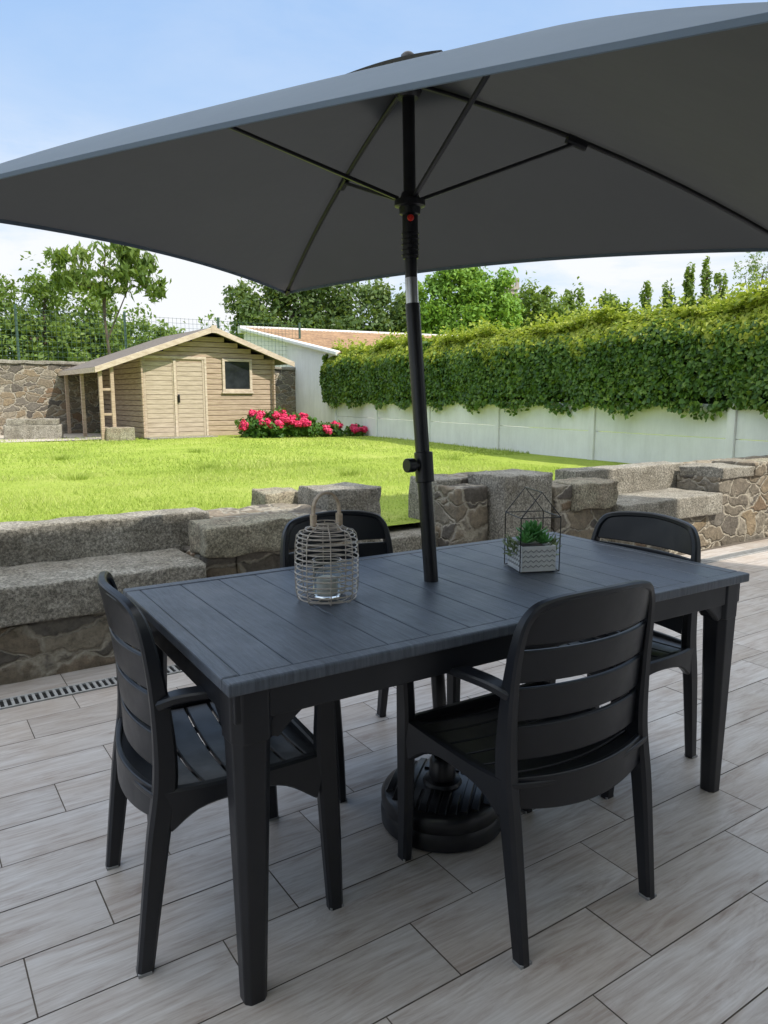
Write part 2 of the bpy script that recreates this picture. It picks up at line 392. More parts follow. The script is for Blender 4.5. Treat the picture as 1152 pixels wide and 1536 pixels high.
# ---------------------------------------------------------------- stone work (terrace frame)
def stone(name,p0,p1,q0,q1,z0,z1,mat,parent,amp=.008,seg=.07,seed=0):
    import bmesh
    me=bpy.data.meshes.new(name); bm=bmesh.new()
    bmesh.ops.create_cube(bm,size=1)
    for v in bm.verts:
        v.co=Vector((p0+(v.co.x+.5)*(p1-p0),q0+(v.co.y+.5)*(q1-q0),z0+(v.co.z+.5)*(z1-z0)))
    bmesh.ops.bevel(bm,geom=bm.edges[:],offset=min(.014,(z1-z0)*.1),segments=2,affect='EDGES',profile=.6)
    for ax,(a,b) in enumerate(((p0,p1),(q0,q1),(z0,z1))):
        k=int((b-a)/seg)
        for i in range(1,k+1):
            co=[0,0,0];no=[0,0,0];co[ax]=a+(b-a)*i/(k+1);no[ax]=1
            bmesh.ops.bisect_plane(bm,geom=bm.verts[:]+bm.edges[:]+bm.faces[:],plane_co=co,plane_no=no)
    from mathutils import noise as mn
    for v in bm.verts:
        d=mn.noise_vector(v.co*6+Vector((seed,seed*2,0)))*amp+mn.noise_vector(v.co*17)*amp*.6
        v.co+=d
    bmesh.ops.recalc_face_normals(bm,faces=bm.faces)
    bm.to_mesh(me); bm.free(); me.materials.append(mat)
    for p in me.polygons: p.use_smooth=True
    o=bpy.data.objects.new(name,me); scene.collection.objects.link(o); o.parent=parent; return o
E=empty('granite_bench',(0,0,0),G)
stone('rubble_base',-5,1.30,3.60,4.1,-.02,.27,RUB,E,.012,.06)
stone('seat_slab_1',-5,-.6,3.56,4.055,.272,.45,GRA,E,.009); stone('seat_slab_2',-.595,1.28,3.565,4.055,.274,.452,GRA,E,.009,seed=3)
stone('back_slab_1',-5,.1,4.06,4.28,.2,.63,GRA,E,.009,seed=5); stone('back_slab_2',.105,1.48,4.06,4.27,.2,.64,GRA,E,.010,seed=6)
E=empty('stone_wall',(0,0,0),G)
stone('rubble_body',1.49,2.19,3.66,4.36,-.02,.60,RUB,E,.015,.06)
stone('front_rubble',1.31,1.485,3.66,4.05,-.02,.45,RUB,E,.012,.06)
stone('cap_block',1.29,1.86,3.6,3.86,.46,.63,GRAW,E,.022,.05,seed=8)
stone('top_block',1.98,2.25,4.37,4.62,.30,.67,GRAW,E,.015,.05,seed=9)
E=empty('stone_pier',(0,0,0),G); stone('granite_block',2.2,2.6,3.96,4.36,-.02,.71,GRA,E,.014,.05,seed=10)
E=empty('garden_steps',(0,0,0),G)
stone('step_low',2.605,3.12,3.7,4.02,-.02,.18,GRA,E,.006); stone('step_high',2.605,3.12,4.0,4.36,-.02,.355,GRA,E,.006,seed=4)
E=empty('stone_wall',(0,0,0),G)
stone('granite_end',3.13,3.35,4.06,4.40,-.02,.71,GRA,E,.012,.05,seed=12); stone('rubble_body',3.355,3.9,4.07,4.42,-.02,.71,RUB,E,.014,.05)
E=empty('stone_pier',(0,0,0),G); stone('granite_block',3.40,3.85,3.66,4.05,-.02,.755,GRA,E,.012,.05,seed=14)
E=empty('stone_wall',(0,0,0),G)
stone('rubble_end',3.10,3.38,3.80,4.05,-.02,.68,RUB,E,.014,.05)
stone('rubble_body',3.91,4.53,3.68,4.2,-.02,.46,RUB,E,.014,.06); stone('rubble_top',3.91,4.1,3.70,4.2,.45,.65,RUB,E,.014,.06)
stone('cap_block',4.11,4.53,3.64,4.0,.465,.66,GRAW,E,.018,.05,seed=15)
E=empty('granite_bench',(0,0,0),G)
stone('rubble_base',4.54,5.86,3.65,4.1,-.02,.30,RUB,E,.012,.06); stone('seat_slab',4.54,5.84,3.6,4.09,.302,.475,GRA,E,.008,seed=17)
stone('back_slab',4.56,6.0,4.1,4.32,.2,.69,GRA,E,.008,seed=18)
E=empty('stone_wall',(0,0,0),G)
stone('rubble_body',5.87,8.1,3.66,4.09,-.02,.60,RUB,E,.015,.06); stone('rubble_back',6.01,8.1,4.09,4.4,-.02,.66,RUB,E,.015,.06)
for k,(a,b) in enumerate(((5.88,6.35),(6.36,6.7),(6.71,7.2),(7.21,7.7))):
    stone('cap_%d'%k,a,b,3.64,4.06,.585,.68+.02*(k%2),(GRA,RUB,GRAW,RUB)[k],E,.016,.06,seed=20+k)
# ---------------------------------------------------------------- table
c0=(.198,2.175); TL,TW=1.717,.858; TR=32.2
E=empty('garden_dining_table',(c0[0],c0[1],0),TR)
m=MB(); hl,hw=TL/2,TW/2; b=.040
m.box(-hl,hl,-hw,-hw+b,.712,.740); m.box(-hl,hl,hw-b,hw,.712,.740)
m.box(-hl,-hl+b,-hw+b+.001,hw-b-.001,.712,.7398); m.box(hl-b,hl,-hw+b+.001,hw-b-.001,.712,.7398)
m.obj('top_rim',TTOP,E,.005)
m=MB(); npk=14; w=(TL-2*b)/npk
for i in range(npk):
    x=-hl+b+i*w; m.box(x+.0008,x+w-.0008,-hw+b+.001,hw-b-.001,.722,.7385)
m.obj('top_planks',TTOP,E,.0026)
m=MB(); m.box(-hl+.03,hl-.03,-hw+.03,hw-.03,.714,.721); m.obj('under_panel',RESIN,E)
m=MB(); a=.018
m.box(-hl+a,hl-a,-hw+a,-hw+a+.02,.645,.7115); m.box(-hl+a,hl-a,hw-a-.02,hw-a,.645,.7115)
m.box(-hl+a,-hl+a+.02,-hw+a+.021,hw-a-.021,.645,.7115); m.box(hl-a-.02,hl-a,-hw+a+.021,hw-a-.021,.645,.7115)
m.obj('apron',RESIN,E,.004)
m=MB()
for sx in (-1,1):
    for sy in (-1,1):
        X=sx*(hl-.062); Y=sy*(hw-.062)
        m.sweep([(X,Y,.711),(X,Y,.60),(X+sx*.004,Y+sy*.004,.597),(X+sx*.01,Y+sy*.01,.0)],[(.098,.098),(.096,.096),(.084,.084),(.052,.052)],(1,0,0),1)
        m.sweep([(X-sx*.04,Y+sy*.028,.60),(X-sx*.06,Y+sy*.028,.635),(X-sx*.11,Y+sy*.028,.655)],[(.03,.02),(.05,.02),(.02,.02)],(0,0,1),3)
        m.sweep([(X+sx*.028,Y-sy*.04,.60),(X+sx*.028,Y-sy*.06,.635),(X+sx*.028,Y-sy*.11,.655)],[(.03,.02),(.05,.02),(.02,.02)],(0,0,1),3)
m.obj('legs',RESIN,E,.003)
# ---------------------------------------------------------------- chairs
def chair(cx,cy,face):
    E=empty('garden_armchair',(cx,cy,0),face-90)
    def yb(x,z):
        k=max(0,(z-.45))/.40
        return -.168-.040*k*k-.042*(1-(min(abs(x),.215)/.215)**2)
    m=MB()
    path=[(-.218,-.238,0),(-.222,-.198,.30),(-.222,-.173,.46),(-.222,-.177,.62),(-.216,-.192,.745),(-.198,-.206,.812),(-.150,-.224,.843),(0,-.248,.855),
          (.150,-.224,.843),(.198,-.206,.812),(.216,-.192,.745),(.222,-.177,.62),(.222,-.173,.46),(.222,-.198,.30),(.218,-.238,0)]
    siz=[(.036,.030),(.048,.036),(.052,.036),(.042,.028),(.032,.024),(.026,.022),(.022,.020),(.020,.018),(.022,.020),(.026,.022),(.032,.024),(.042,.028),(.052,.036),(.048,.036),(.036,.030)]
    m.sweep(path,siz,(0,1,0),6)
    for s in (-1,1):
        m.sweep([(s*.222,-.182,.630),(s*.238,-.135,.646),(s*.254,-.02,.647),(s*.260,.10,.639),(s*.258,.168,.620),(s*.252,.198,.570),(s*.246,.203,.45),(s*.234,.22,.2),(s*.228,.232,0)],
                [(.030,.026),(.044,.020),(.052,.018),(.052,.020),(.044,.030),(.034,.044),(.034,.054),(.032,.048),(.030,.038)],(1,0,0),6)
        m.sweep([(s*.226,-.18,.385),(s*.234,-.09,.405),(s*.238,.08,.408),(s*.243,.19,.385)],[(.026,.11),(.026,.052),(.026,.05),(.028,.12)],(1,0,0),6)
    m.sweep([(-.235,.205,.385),(-.15,.212,.405),(0,.215,.408),(.15,.212,.405),(.235,.205,.385)],[(.022,.11),(.022,.055),(.022,.045),(.022,.055),(.022,.11)],(0,1,0),5)
    m.obj('frame',RESIN,E,0,True)
    m=MB()
    def F(x,z): return (x,yb(x,z)-.006,z)
    for z0,z1 in ((.466,.550),(.562,.643),(.655,.734)):
        m.slab(F,-.212,.212,18,z0,z1,.013,3)
    def Ft(x,z):
        lim=.853-.046*(abs(x)/.208)**5
        k=(z-.746)/.1
        zz=.746+k*(lim-.746)
        return (x,yb(x,zz)-.006,zz)
    m.slab(Ft,-.206,.206,24,.746,.846,.013,4)
    m.obj('back_slats',RESIN,E,.0035,True)
    m=MB()
    ys=[-.205,-.145,-.085,-.02,.045,.11,.165,.225]
    def seatz(x,y): return .432-.016*math.cos(min(1,abs(x)/.24)*math.pi/2)-(.010*math.cos((y)/.22*math.pi/2))+(.0 if y<.16 else -.012*((y-.16)/.06)**2)
    for a,bb in zip(ys[:-1],ys[1:]):
        n=14; vs=[];fs=[]
        k=3
        for lay in (0,-.014):
            for j in range(k+1):
                y=a+.0026+(bb-a-.0052)*j/k
                for i in range(n+1):
                    x=-.232+.464*i/n
                    yy=y-(.030*(1-(x/.232)**2) if y<0 else 0)*max(0,-y/.205)
                    vs.append((x,yy,seatz(x,y)+lay))
        A=(n+1)*(k+1)
        for j in range(k):
            for i in range(n):
                q=j*(n+1)+i; fs.append((q,q+1,q+n+2,q+n+1)); fs.append((A+q,A+q+n+1,A+q+n+2,A+q+1))
        for i in range(n):
            fs.append((i,A+i,A+i+1,i+1)); q=k*(n+1)+i; fs.append((q,q+1,A+q+1,A+q))
        for j in range(k):
            q=j*(n+1); fs.append((q,q+n+1,A+q+n+1,A+q)); q+=n; fs.append((q,A+q,A+q+n+1,q+n+1))
        m.add(vs,fs)
    for x in (-.12,0,.12): m.box(x-.008,x+.008,-.21,.20,.385,.400)
    m.obj('seat_slats',RESIN,E,.003,True)
    m=MB()
    def Fs(x,z): return (x,-.196-.040*(1-(x/.215)**2),z-.020*(1-(x/.215)**2)*(1 if z<.38 else .3))
    m.slab(Fs,-.212,.212,18,.362,.436,.014,3)
    m.obj('rear_skirt',RESIN,E,.003,True)
    m=MB()
    for s in (-1,1):
        m.box(s*.218-.017,s*.218+.017,-.255,-.225,0.002,.010); m.box(s*.228-.015,s*.228+.015,.214,.250,0.002,.010)
    m.obj('foot_pads',RUBBER,E)
chair(-.439,1.80,29); chair(-.07,2.535,302); chair(.375,1.838,122); chair(.79,2.555,214)
# ---------------------------------------------------------------- umbrella
E=empty('patio_umbrella')
apex=np.array([.068,2.27,2.185])
cor=[np.array(c) for c in ((-1.328,2.072,1.797),(.55,.98,1.764),(1.347,2.50,1.765),(-.458,3.578,1.772))]
def canopy_pt(P,Q,s,t,ap=apex,bow=.046,pull=.05,raise_=.036,sag=.004):
    e=P*(1-t)+Q*t; mid=(P+Q)/2; inw=(ap-mid)*[1,1,0]; inw/=np.linalg.norm(inw)
    e=e+inw*pull*4*t*(1-t); e[2]+=raise_*4*t*(1-t)
    p=ap+(e-ap)*s; p=p.copy(); p[2]+=bow*4*s*(1-s)-sag*(4*t*(1-t))*math.sin(math.pi*s)
    return p
V=[];F=[];n1,n2=18,20
for k in range(4):
    P,Q=cor[k],cor[(k+1)%4]; o=len(V)
    for i in range(n1+1):
        for j in range(n2+1): V.append(canopy_pt(P,Q,max(i/n1,.03),j/n2))
    for i in range(n1):
        for j in range(n2): a=o+i*(n2+1)+j; F.append((a,a+n2+1,a+n2+2,a+1))
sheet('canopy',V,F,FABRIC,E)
m=MB()
for k in range(4):
    P,Q=cor[k],cor[(k+1)%4]
    pts=[canopy_pt(P,Q,1,j/20) for j in range(21)]
    m.sweep([tuple(p-np.array([0,0,.005])) for p in pts],(.012,.004),(0,0,1),1)
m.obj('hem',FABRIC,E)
V=[];F=[]; cap=apex+np.array([0,0,.040])
cc=[apex+(c-apex)*.165+np.array([0,0,z]) for c,z in zip(cor,(.040,.052,.05,.05))]
for k in range(4):
    P,Q=cc[k],cc[(k+1)%4]; o=len(V)
    for i in range(9):
        for j in range(13):
            q=canopy_pt(P,Q,max(i/8,.03),j/12,cap,.008,.02,.022,.004); V.append(q)
    for i in range(8):
        for j in range(12): a=o+i*13+j; F.append((a,a+13,a+14,a+1))
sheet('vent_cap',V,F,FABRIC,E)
m=MB()
m.sweep([(.187,2.115,.12),(.0845,2.2625,1.56)],(.043,.043),(1,0,0),1,20)
m.sweep([(.0805,2.268,1.63),(.079,2.27,1.70)],(.036,.036),(1,0,0),1,20)
m.sweep([(.079,2.27,1.69),(.0755,2.27,1.83)],(.046,.046),(1,0,0),1,20)
m.sweep([(.0755,2.27,1.83),(.068,2.27,2.215)],(.036,.036),(1,0,0),1,20)
m.obj('pole',METAL,E,smooth=True)
m=MB(); m.sweep([(.0845,2.2625,1.555),(.0805,2.268,1.635)],(.0375,.0375),(1,0,0),1,20); m.obj('tilt_joint',SILVER,E,smooth=True)
m=MB(); m.lathe([(.0,.026),(.012,.025),(.020,.018),(.022,.005),(.034,-.004)],(.068,2.27,2.226),16)
for zz in (1.70,1.715,1.73,1.745,1.76): m.ring((.0775,2.27,zz),.0245,.0022)
hub=np.array([.0755,2.27,1.845])
m.lathe([(.02,-.035),(.03,-.03),(.032,-.012),(.045,-.008),(.045,.008),(.03,.012),(.024,.03),(.0,.03)],tuple(hub),20)
m.lathe([(.0,-.03),(.03,-.03),(.04,-.015),(.04,0),(.02,.01)],(.068,2.27,2.160),20)
m.obj('hub',METAL,E,smooth=True)
m=MB()
for k,c in enumerate(cor):
    pts=[]
    for i in range(13):
        s=.02+.98*i/12; p=apex+(c-apex)*s; p=p.copy(); p[2]+=.046*4*s*(1-s)-.012; pts.append(tuple(p))
    m.sweep(pts,(.011,.014),(0,0,1),1)
    s=.40; j=apex+(c-apex)*s; j=j.copy(); j[2]+=.046*4*s*(1-s)-.02
    m.sweep([tuple(hub+(j-hub)*.06),tuple(j)],(.010,.013),(0,0,1),1)
    d=(c-apex)/np.linalg.norm(c-apex)
    m.sweep([tuple(j-d*.035),tuple(j+d*.03)],(.026,.024),(0,0,1),1)
    m.sweep([tuple(c-d*.05-np.array([0,0,.008])),tuple(c-np.array([0,0,.010]))],(.022,.016),(0,0,1),1)
m.obj('ribs',METAL,E)
m=MB(); m.lathe([(0,0),(.009,0),(.010,.003),(.008,.007),(0,.008)],(0,0,0),14)
o=m.obj('red_button',RED,E,smooth=True); o.location=(.077,2.247,1.80); o.rotation_euler=(R(90),0,0)
m=MB(); m.sweep([(.1235,2.207,1.035),(.1175,2.216,1.125)],(.056,.056),(1,0,0),1,18)
m.sweep([(.12,2.21,1.085),(.085,2.185,1.088)],(.022,.022),(0,0,1),1,12)
m.sweep([(.088,2.187,1.088),(.066,2.172,1.088)],(.042,.042),(0,0,1),1,16)
m.obj('clamp_knob',METAL,E,.002,True)
bc=(.178,2.105,0)
m=MB(); m.lathe([(0,0.004),(.175,.004),(.186,.012),(.188,.05),(.182,.062),(.186,.07),(.186,.098),(.176,.112),(.14,.124),(.06,.130),(.055,.14),(.04,.145),(.04,.20),(.032,.21),(.026,.21)],bc,64)
for i in range(-5,6):
    x=i*.029; hlf=math.sqrt(max(0,.165**2-x*x))
    for y0,y1 in ((.065,hlf),(-hlf,-.065)) if abs(x)<.062 else ((-hlf,hlf),):
        M=Matrix.Translation(bc)@Matrix.Rotation(R(-15),4,'Z')
        if y1-y0>.02:
            pts=[]
            for j in range(7):
                y=y0+(y1-y0)*j/6; r=math.hypot(x,y); z=.1235+.006*(1-min(1,max(0,(r-.06)/.08))) -.009*max(0,(r-.14)/.03)
                pts.append(tuple(M@Vector((x,y,z))))
            m.sweep(pts,(.012,.023),(0,0,1),1)
m.obj('base',METAL,E,smooth=True)
# ---------------------------------------------------------------- lantern
E=empty('wire_lantern',(-.156,1.974,.7405)); m=MB()
for i in range(13):
    z=.006+i*.0143+random.uniform(-.0015,.0015); r=.080+.006*math.sin(math.pi*i/12)-.002*(i%3==0)
    m.ring((random.uniform(-.0015,.0015),random.uniform(-.0015,.0015),z),r,.0020)
for i in range(3):
    z=.186+i*.008; m.ring((0,0,z),.072-i*.015,.0018)
m.ring((0,0,.204),.034,.0018); m.ring((0,0,.212),.034,.0018); m.ring((0,0,.003),.03,.0016); m.ring((0,0,.003),.055,.0016)
for k in range(8):
    a=2*math.pi*k/8+.2; c_,s_=math.cos(a),math.sin(a)
    m.sweep([(c_*.03,s_*.03,.002),(c_*.079,s_*.079,.003),(c_*.0865,s_*.0865,.09),(c_*.081,s_*.081,.18),(c_*.05,s_*.05,.197),(c_*.034,s_*.034,.213)],(.0032,.0032),(0.3,.2,1),3,6)
m.obj('wire_cage',WIRE,E,smooth=True)
m=MB(); m.sweep([(-.034,0,.190),(-.036,0,.225),(-.034,0,.262),(-.020,0,.286),(0,0,.293),(.020,0,.286),(.034,0,.262),(.036,0,.225),(.034,0,.190)],(.022,.006),(0,1,0),5); 
for s in (-1,1): m.sweep([(s*.036,0,.205),(s*.036,0,.235)],(.026,.014),(0,1,0),1)
o=m.obj('wooden_handle',WOODH,E,smooth=True); o.rotation_euler=(0,0,R(20))
m=MB(); m.lathe([(.0,.008),(.036,.008),(.038,.012),(.040,.11),(.0375,.11),(.0355,.014),(0,.012)],(0,0,0),32); m.obj('glass_cup',GLASS,E,smooth=True)
m=MB(); m.lathe([(0,.015),(.028,.015),(.029,.06),(.02,.063),(0,.062)],(0,0,0),24); m.obj('candle',CANDLE,E,smooth=True)
# ---------------------------------------------------------------- planter
E=empty('succulent_planter',(.476,2.337,.7405),12)
hx=.058; m=MB(); h=.083
m.add([(-hx,-hx,0),(hx,-hx,0),(hx,hx,0),(-hx,hx,0),(-hx,-hx,h),(hx,-hx,h),(hx,hx,h),(-hx,hx,h),
 (-hx+.006,-hx+.006,h),(hx-.006,-hx+.006,h),(hx-.006,hx-.006,h),(-hx+.006,hx-.006,h),(-hx+.006,-hx+.006,.06),(hx-.006,-hx+.006,.06),(hx-.006,hx-.006,.06),(-hx+.006,hx-.006,.06)],
 [(0,3,2,1),(0,1,5,4),(1,2,6,5),(2,3,7,6),(3,0,4,7),(4,5,9,8),(5,6,10,9),(6,7,11,10),(7,4,8,11),(8,9,13,12),(9,10,14,13),(10,11,15,14),(11,8,12,15)])
m.obj('pot',POTM,E,.0015)
m=MB()
for side in range(4):
    Mr=Matrix.Rotation(side*math.pi/2,4,'Z')
    for r in range(4):
        pts=[tuple(Mr@Vector((-hx+.004+(2*hx-.008)*i/12,-hx-.0006,.016+r*.016+(.007 if i%2 else 0)))) for i in range(13)]
        m.sweep(pts,(.0025,.0035),(Mr@Vector((0,1,0)))[:],1)
m.obj('zigzag_relief',POTG,E)
m=MB(); m.add([(-.051,-.051,.07),(.051,-.051,.07),(.051,.051,.07),(-.051,.051,.07)],[(0,1,2,3)]); m.obj('soil',SOIL,E)
m=MB(); f=.066; hz=.175
A=[(-f,-f),(f,-f),(f,f),(-f,f)]
for i in range(4):
    a=A[i];b_=A[(i+1)%4]
    for z in (.003,hz): m.sweep([(a[0],a[1],z),(b_[0],b_[1],z)],(.003,.003),(0,0,1),1)
    m.sweep([(a[0],a[1],.003),(a[0],a[1],hz)],(.003,.003),(1,0,0),1)
for y in (-f,f):
    m.sweep([(-f,y,hz),(0,y,.255),(f,y,hz)],(.003,.003),(0,1,0),1)
m.sweep([(0,-f,.255),(0,f,.255)],(.003,.003),(0,0,1),1)
m.obj('wire_house_frame',METAL,E)
m=MB()
def fleaf(m,base,ang,el,ln,wd_,th=.004):
    d=np.array([math.cos(ang)*math.cos(el),math.sin(ang)*math.cos(el),math.sin(el)]); b0=np.array(base)
    up=np.array([0,0,1.])
    m.sweep([tuple(b0),tuple(b0+d*ln*.5+up*.002),tuple(b0+d*ln*.8+up*.004),tuple(b0+d*ln+up*.009)],[(wd_*.5,th),(wd_,th*1.2),(wd_*.7,th),(.002,.002)],tuple(np.cross(d,up)+np.array([1e-4,0,0])),3)
for cx,cy,cz,sc in ((.0,0,.105,1.25),(.028,-.02,.085,.8),(-.026,-.018,.088,.85),(.01,.028,.088,.8)):
    for k in range(22):
        fleaf(m,(cx,cy,cz),k*2.4,R(12+k*3.3),.046*sc*(1-.012*k),.019*sc)
SUCC=m_noise('succulent_green',(.05,.20,.04),(.16,.42,.10),20,.45,.1)
m.obj('succulent',SUCC,E,smooth=True)
m=MB()
for s,bx in ((-1,-.056),(1,.056)):
    for k in range(30):
        fleaf(m,(bx+random.uniform(-.006,.016)*s,random.uniform(-.03,.03),.078+random.uniform(-.035,.012)),random.uniform(-1.3,1.3)+(math.pi if s<0 else 0),random.uniform(-.5,.9),random.uniform(.018,.038),.007,.002)
m.obj('trailing_sprigs',m_noise('sprig_green',(.14,.20,.07),(.30,.36,.16),20,.6,.1),E,smooth=True)
# ---------------------------------------------------------------- white garden wall + hedge
WA=-62.6; W0=(-.16,16.5,0)
E=empty('white_garden_wall',W0,WA)
m=MB(); x=-2.25
while x<14.5:
    m.box(x+.055,x+2.25-.055,.0,.045,-.02,.80); m.box(x+.055,x+2.25-.055,.002,.043,.806,1.20); x+=2.25
m.obj('panels',WHITE,E,.004)
m=MB(); x=-2.25
while x<15: m.box(x-.055,x+.055,-.03,.075,-.02,1.225); x+=2.25
m.obj('posts',WHITE,E,.008)
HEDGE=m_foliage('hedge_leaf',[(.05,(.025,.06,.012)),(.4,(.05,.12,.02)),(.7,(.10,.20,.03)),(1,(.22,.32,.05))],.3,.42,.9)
HEDGESUN=m_foliage('hedge_leaf_sunlit',[(.05,(.12,.19,.02)),(.4,(.26,.34,.035)),(.7,(.40,.46,.05)),(1,(.52,.54,.09))],.45,.5,.9)  # brighter copy of the hedge leaf; sunlight on the top painted into colour
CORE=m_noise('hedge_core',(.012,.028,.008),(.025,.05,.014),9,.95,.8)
def hedge(name,x0,x1,ztop,y0=-.12,y1=1.05,zb=1.16,n=52000,size=.075):
    E=empty(name,W0,WA)
    nf=int(n*.58); nt_=int(n*.42)
    def bumpf(x,z): return .07*np.sin(x*2.1+z)+.05*np.sin(x*4.7+z*3)+.03*np.sin(x*9+z*7)
    x=rng.uniform(x0,x1,nf); z=zb+(ztop-zb)*rng.uniform(0,1,nf)**.9; z-= (z<zb+.12)*rng.uniform(0,.18,nf)*(.5+.5*np.sin(x*5.3))
    rnd=np.clip((z-ztop+.42)/.42,0,1)**1.6*.48
    y=y0+.6*bumpf(x,z)+rnd+np.abs(rng.normal(0,.06,nf))-.03
    C=np.stack([x,y,z+.3*bumpf(x,z*2)*(z>ztop-.5)],1); Nn=np.stack([np.zeros(nf),-np.ones(nf)+rnd*1.5,.35+rnd*2.2],1)
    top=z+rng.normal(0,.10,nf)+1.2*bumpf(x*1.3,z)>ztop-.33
    for nm,mk,mat in (('front_leaves',~top,HEDGE),('sunlit_tone_leaves',top,HEDGESUN)):  # upper front leaves take the painted sunlit tone
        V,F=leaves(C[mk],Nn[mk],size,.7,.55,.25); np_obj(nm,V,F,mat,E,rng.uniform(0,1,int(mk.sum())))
    x=rng.uniform(x0,x1,nt_); y=rng.uniform(y0+.25,y1,nt_)
    z=ztop+bumpf(x,y*3)*.9-np.abs(rng.normal(0,.06,nt_))+.10*np.abs(rng.normal(0,1,nt_))*(rng.uniform(0,1,nt_)<.18)
    z-=np.clip((y0+.4-y)/.4,0,1)**2*.25
    V,F=leaves(np.stack([x,y,z],1),np.tile([0,-.2,1],(nt_,1)),size,.6,.75); np_obj('top_leaves',V,F,HEDGESUN,E,rng.uniform(0,1,nt_))
    ne=3500
    for xe,sg,nm in ((x0,-1,'end_leaves_a'),(x1,1,'end_leaves_b')):
        C=np.stack([xe+sg*np.abs(rng.normal(0,.06,ne)),rng.uniform(y0+.1,y1,ne),rng.uniform(zb,ztop-.1,ne)],1)
        V,F=leaves(C,np.tile([sg,0,.3],(ne,1)),size,.7,.6); np_obj(nm,V,F,HEDGE,E,rng.uniform(0,1,ne))
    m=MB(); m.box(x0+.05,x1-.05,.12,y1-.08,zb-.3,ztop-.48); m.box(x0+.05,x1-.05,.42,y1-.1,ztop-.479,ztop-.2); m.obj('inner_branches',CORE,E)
hedge('ivy_hedge',2.0,14.5,2.38,n=82000)
hedge('ivy_hedge',-2.9,1.96,2.42,n=27000,size=.085)
# ---------------------------------------------------------------- neighbour building
E=empty('neighbour_outbuilding',W0,WA)
xa,xb,za,zb_=-10.1,-2.32,3.5,2.3; D=8.6
m=MB(); m.add([(xa,.1,0),(xb,.1,0),(xb,.1,zb_),(xa,.1,za),(xa,D,0),(xb,D,0),(xb,D,zb_),(xa,D,za)],[(0,1,2,3),(1,5,6,2),(5,4,7,6),(4,0,3,7)]); m.obj('walls',WHITE,E)
nr=60
V=[];F=[]
for i in range(nr*4+1):
    y=.0+(D+.1)*i/(nr*4); zo=.045*abs(math.sin(math.pi*i/4))
    V+= [(xa-.1,y,za+.05+zo),(xb+.25,y,zb_+.0+zo)]
for i in range(nr*4): a=2*i; F.append((a,a+1,a+3,a+2))
m=MB(); m.add(V,F); m.obj('tile_roof',ROOFT,E)
m=MB(); m.box(xa-.2,xa+.1,-.05,D+.2,za-.12,za+.12); m.obj('ridge_coping',WHITE,E,.01)
m=MB()
m.sweep([(xa,.02,za+.02),(xb+.2,.02,zb_+.02)],(.14,.12),(0,1,0),1); m.obj('verge_board',WHITE,E,.01)
# ---------------------------------------------------------------- shed
E=empty('wooden_shed',(-5.13,15.76,.4),35)
Wf,Dp,pk,sl=3.1,2.85,1.55,.36
def rz_(x): return 2.32-sl*abs(x-pk)
m=MB(); bh=.115; z=0.0
while z<2.28:
    zt=z+bh; dx=0 if zt<1.76 else (zt-1.76)/sl
    if Wf-2*dx>.1:
        m.box(dx,Wf-dx,.0,.04,z+.004,zt-.004); m.box(dx,Wf-dx,Dp-.04,Dp,z+.004,zt-.004)
    if zt<1.80:
        m.box(.0,.04,-.12,-.001,z+.004,zt-.004); m.box(.0,.04,.041,Dp-.041,z+.004,zt-.004); m.box(.0,.04,Dp+.001,Dp+.1,z+.004,zt-.004)
        m.box(Wf-.04,Wf,-.12,-.001,z+.004,zt-.004); m.box(Wf-.04,Wf,.041,Dp-.041,z+.004,zt-.004)
    z+=bh
m.obj('log_walls',WOODS,E,.012)
m=MB(); m.box(.05,Wf-.05,.045,Dp-.045,0.01,1.72); m.obj('inner_shell',DARK,E)
m=MB()
x0,x1=.07,1.42
m.box(x0-.05,x0,-.03,-.002,0,1.68); m.box(x1,x1+.05,-.03,-.002,0,1.68); m.box(x0-.05,x1+.05,-.032,-.003,1.681,1.74); m.box((x0+x1)/2-.025,(x0+x1)/2+.025,-.042,-.019,.02,1.66)
wx0,wx1,wz0,wz1=1.9,2.5,1.05,1.66
m.box(wx0-.06,wx0,-.035,-.002,wz0-.06,wz1+.06); m.box(wx1,wx1+.06,-.035,-.002,wz0-.06,wz1+.06); m.box(wx0,wx1,-.034,-.003,wz1,wz1+.06); m.box(wx0-.08,wx1+.08,-.05,-.003,wz0-.1,wz0-.061)
m.box(wx0,wx1,-.034,-.003,wz0-.06,wz0)
m.obj('door_window_trim',WOODL,E,.004)
m=MB(); m.box(.80,.83,-.07,-.043,.78,.90); m.box(.79,.84,-.048,-.0425,.75,.93); m.obj('door_handle',METAL,E,.004)
m=MB()
for s,(a,b_) in enumerate(((x0+.004,(x0+x1)/2-.004),((x0+x1)/2+.004,x1-.004))):
    z=.02
    while z<1.62:
        m.box(a+.05,b_-.05,-.016,-.002,z+.004,min(z+.1,1.66)-.004); z+=.1
    m.box(a,a+.048,-.02,-.002,.02,1.67); m.box(b_-.048,b_,-.02,-.002,.02,1.67)
m.obj('double_door',WOODD,E,.004)
GW,nt,b_=newmat('window_glass_dark'); v=coords(nt); nt.links.new(ramp(nt,noise(nt,v,3),[(.3,(.01,.012,.014)),(.7,(.04,.045,.05))]),b_.inputs['Base Color']); b_.inputs['Roughness'].default_value=.05
m=MB(); m.box(wx0,wx1,-.012,-.004,wz0,wz1); m.obj('window_pane',GW,E)
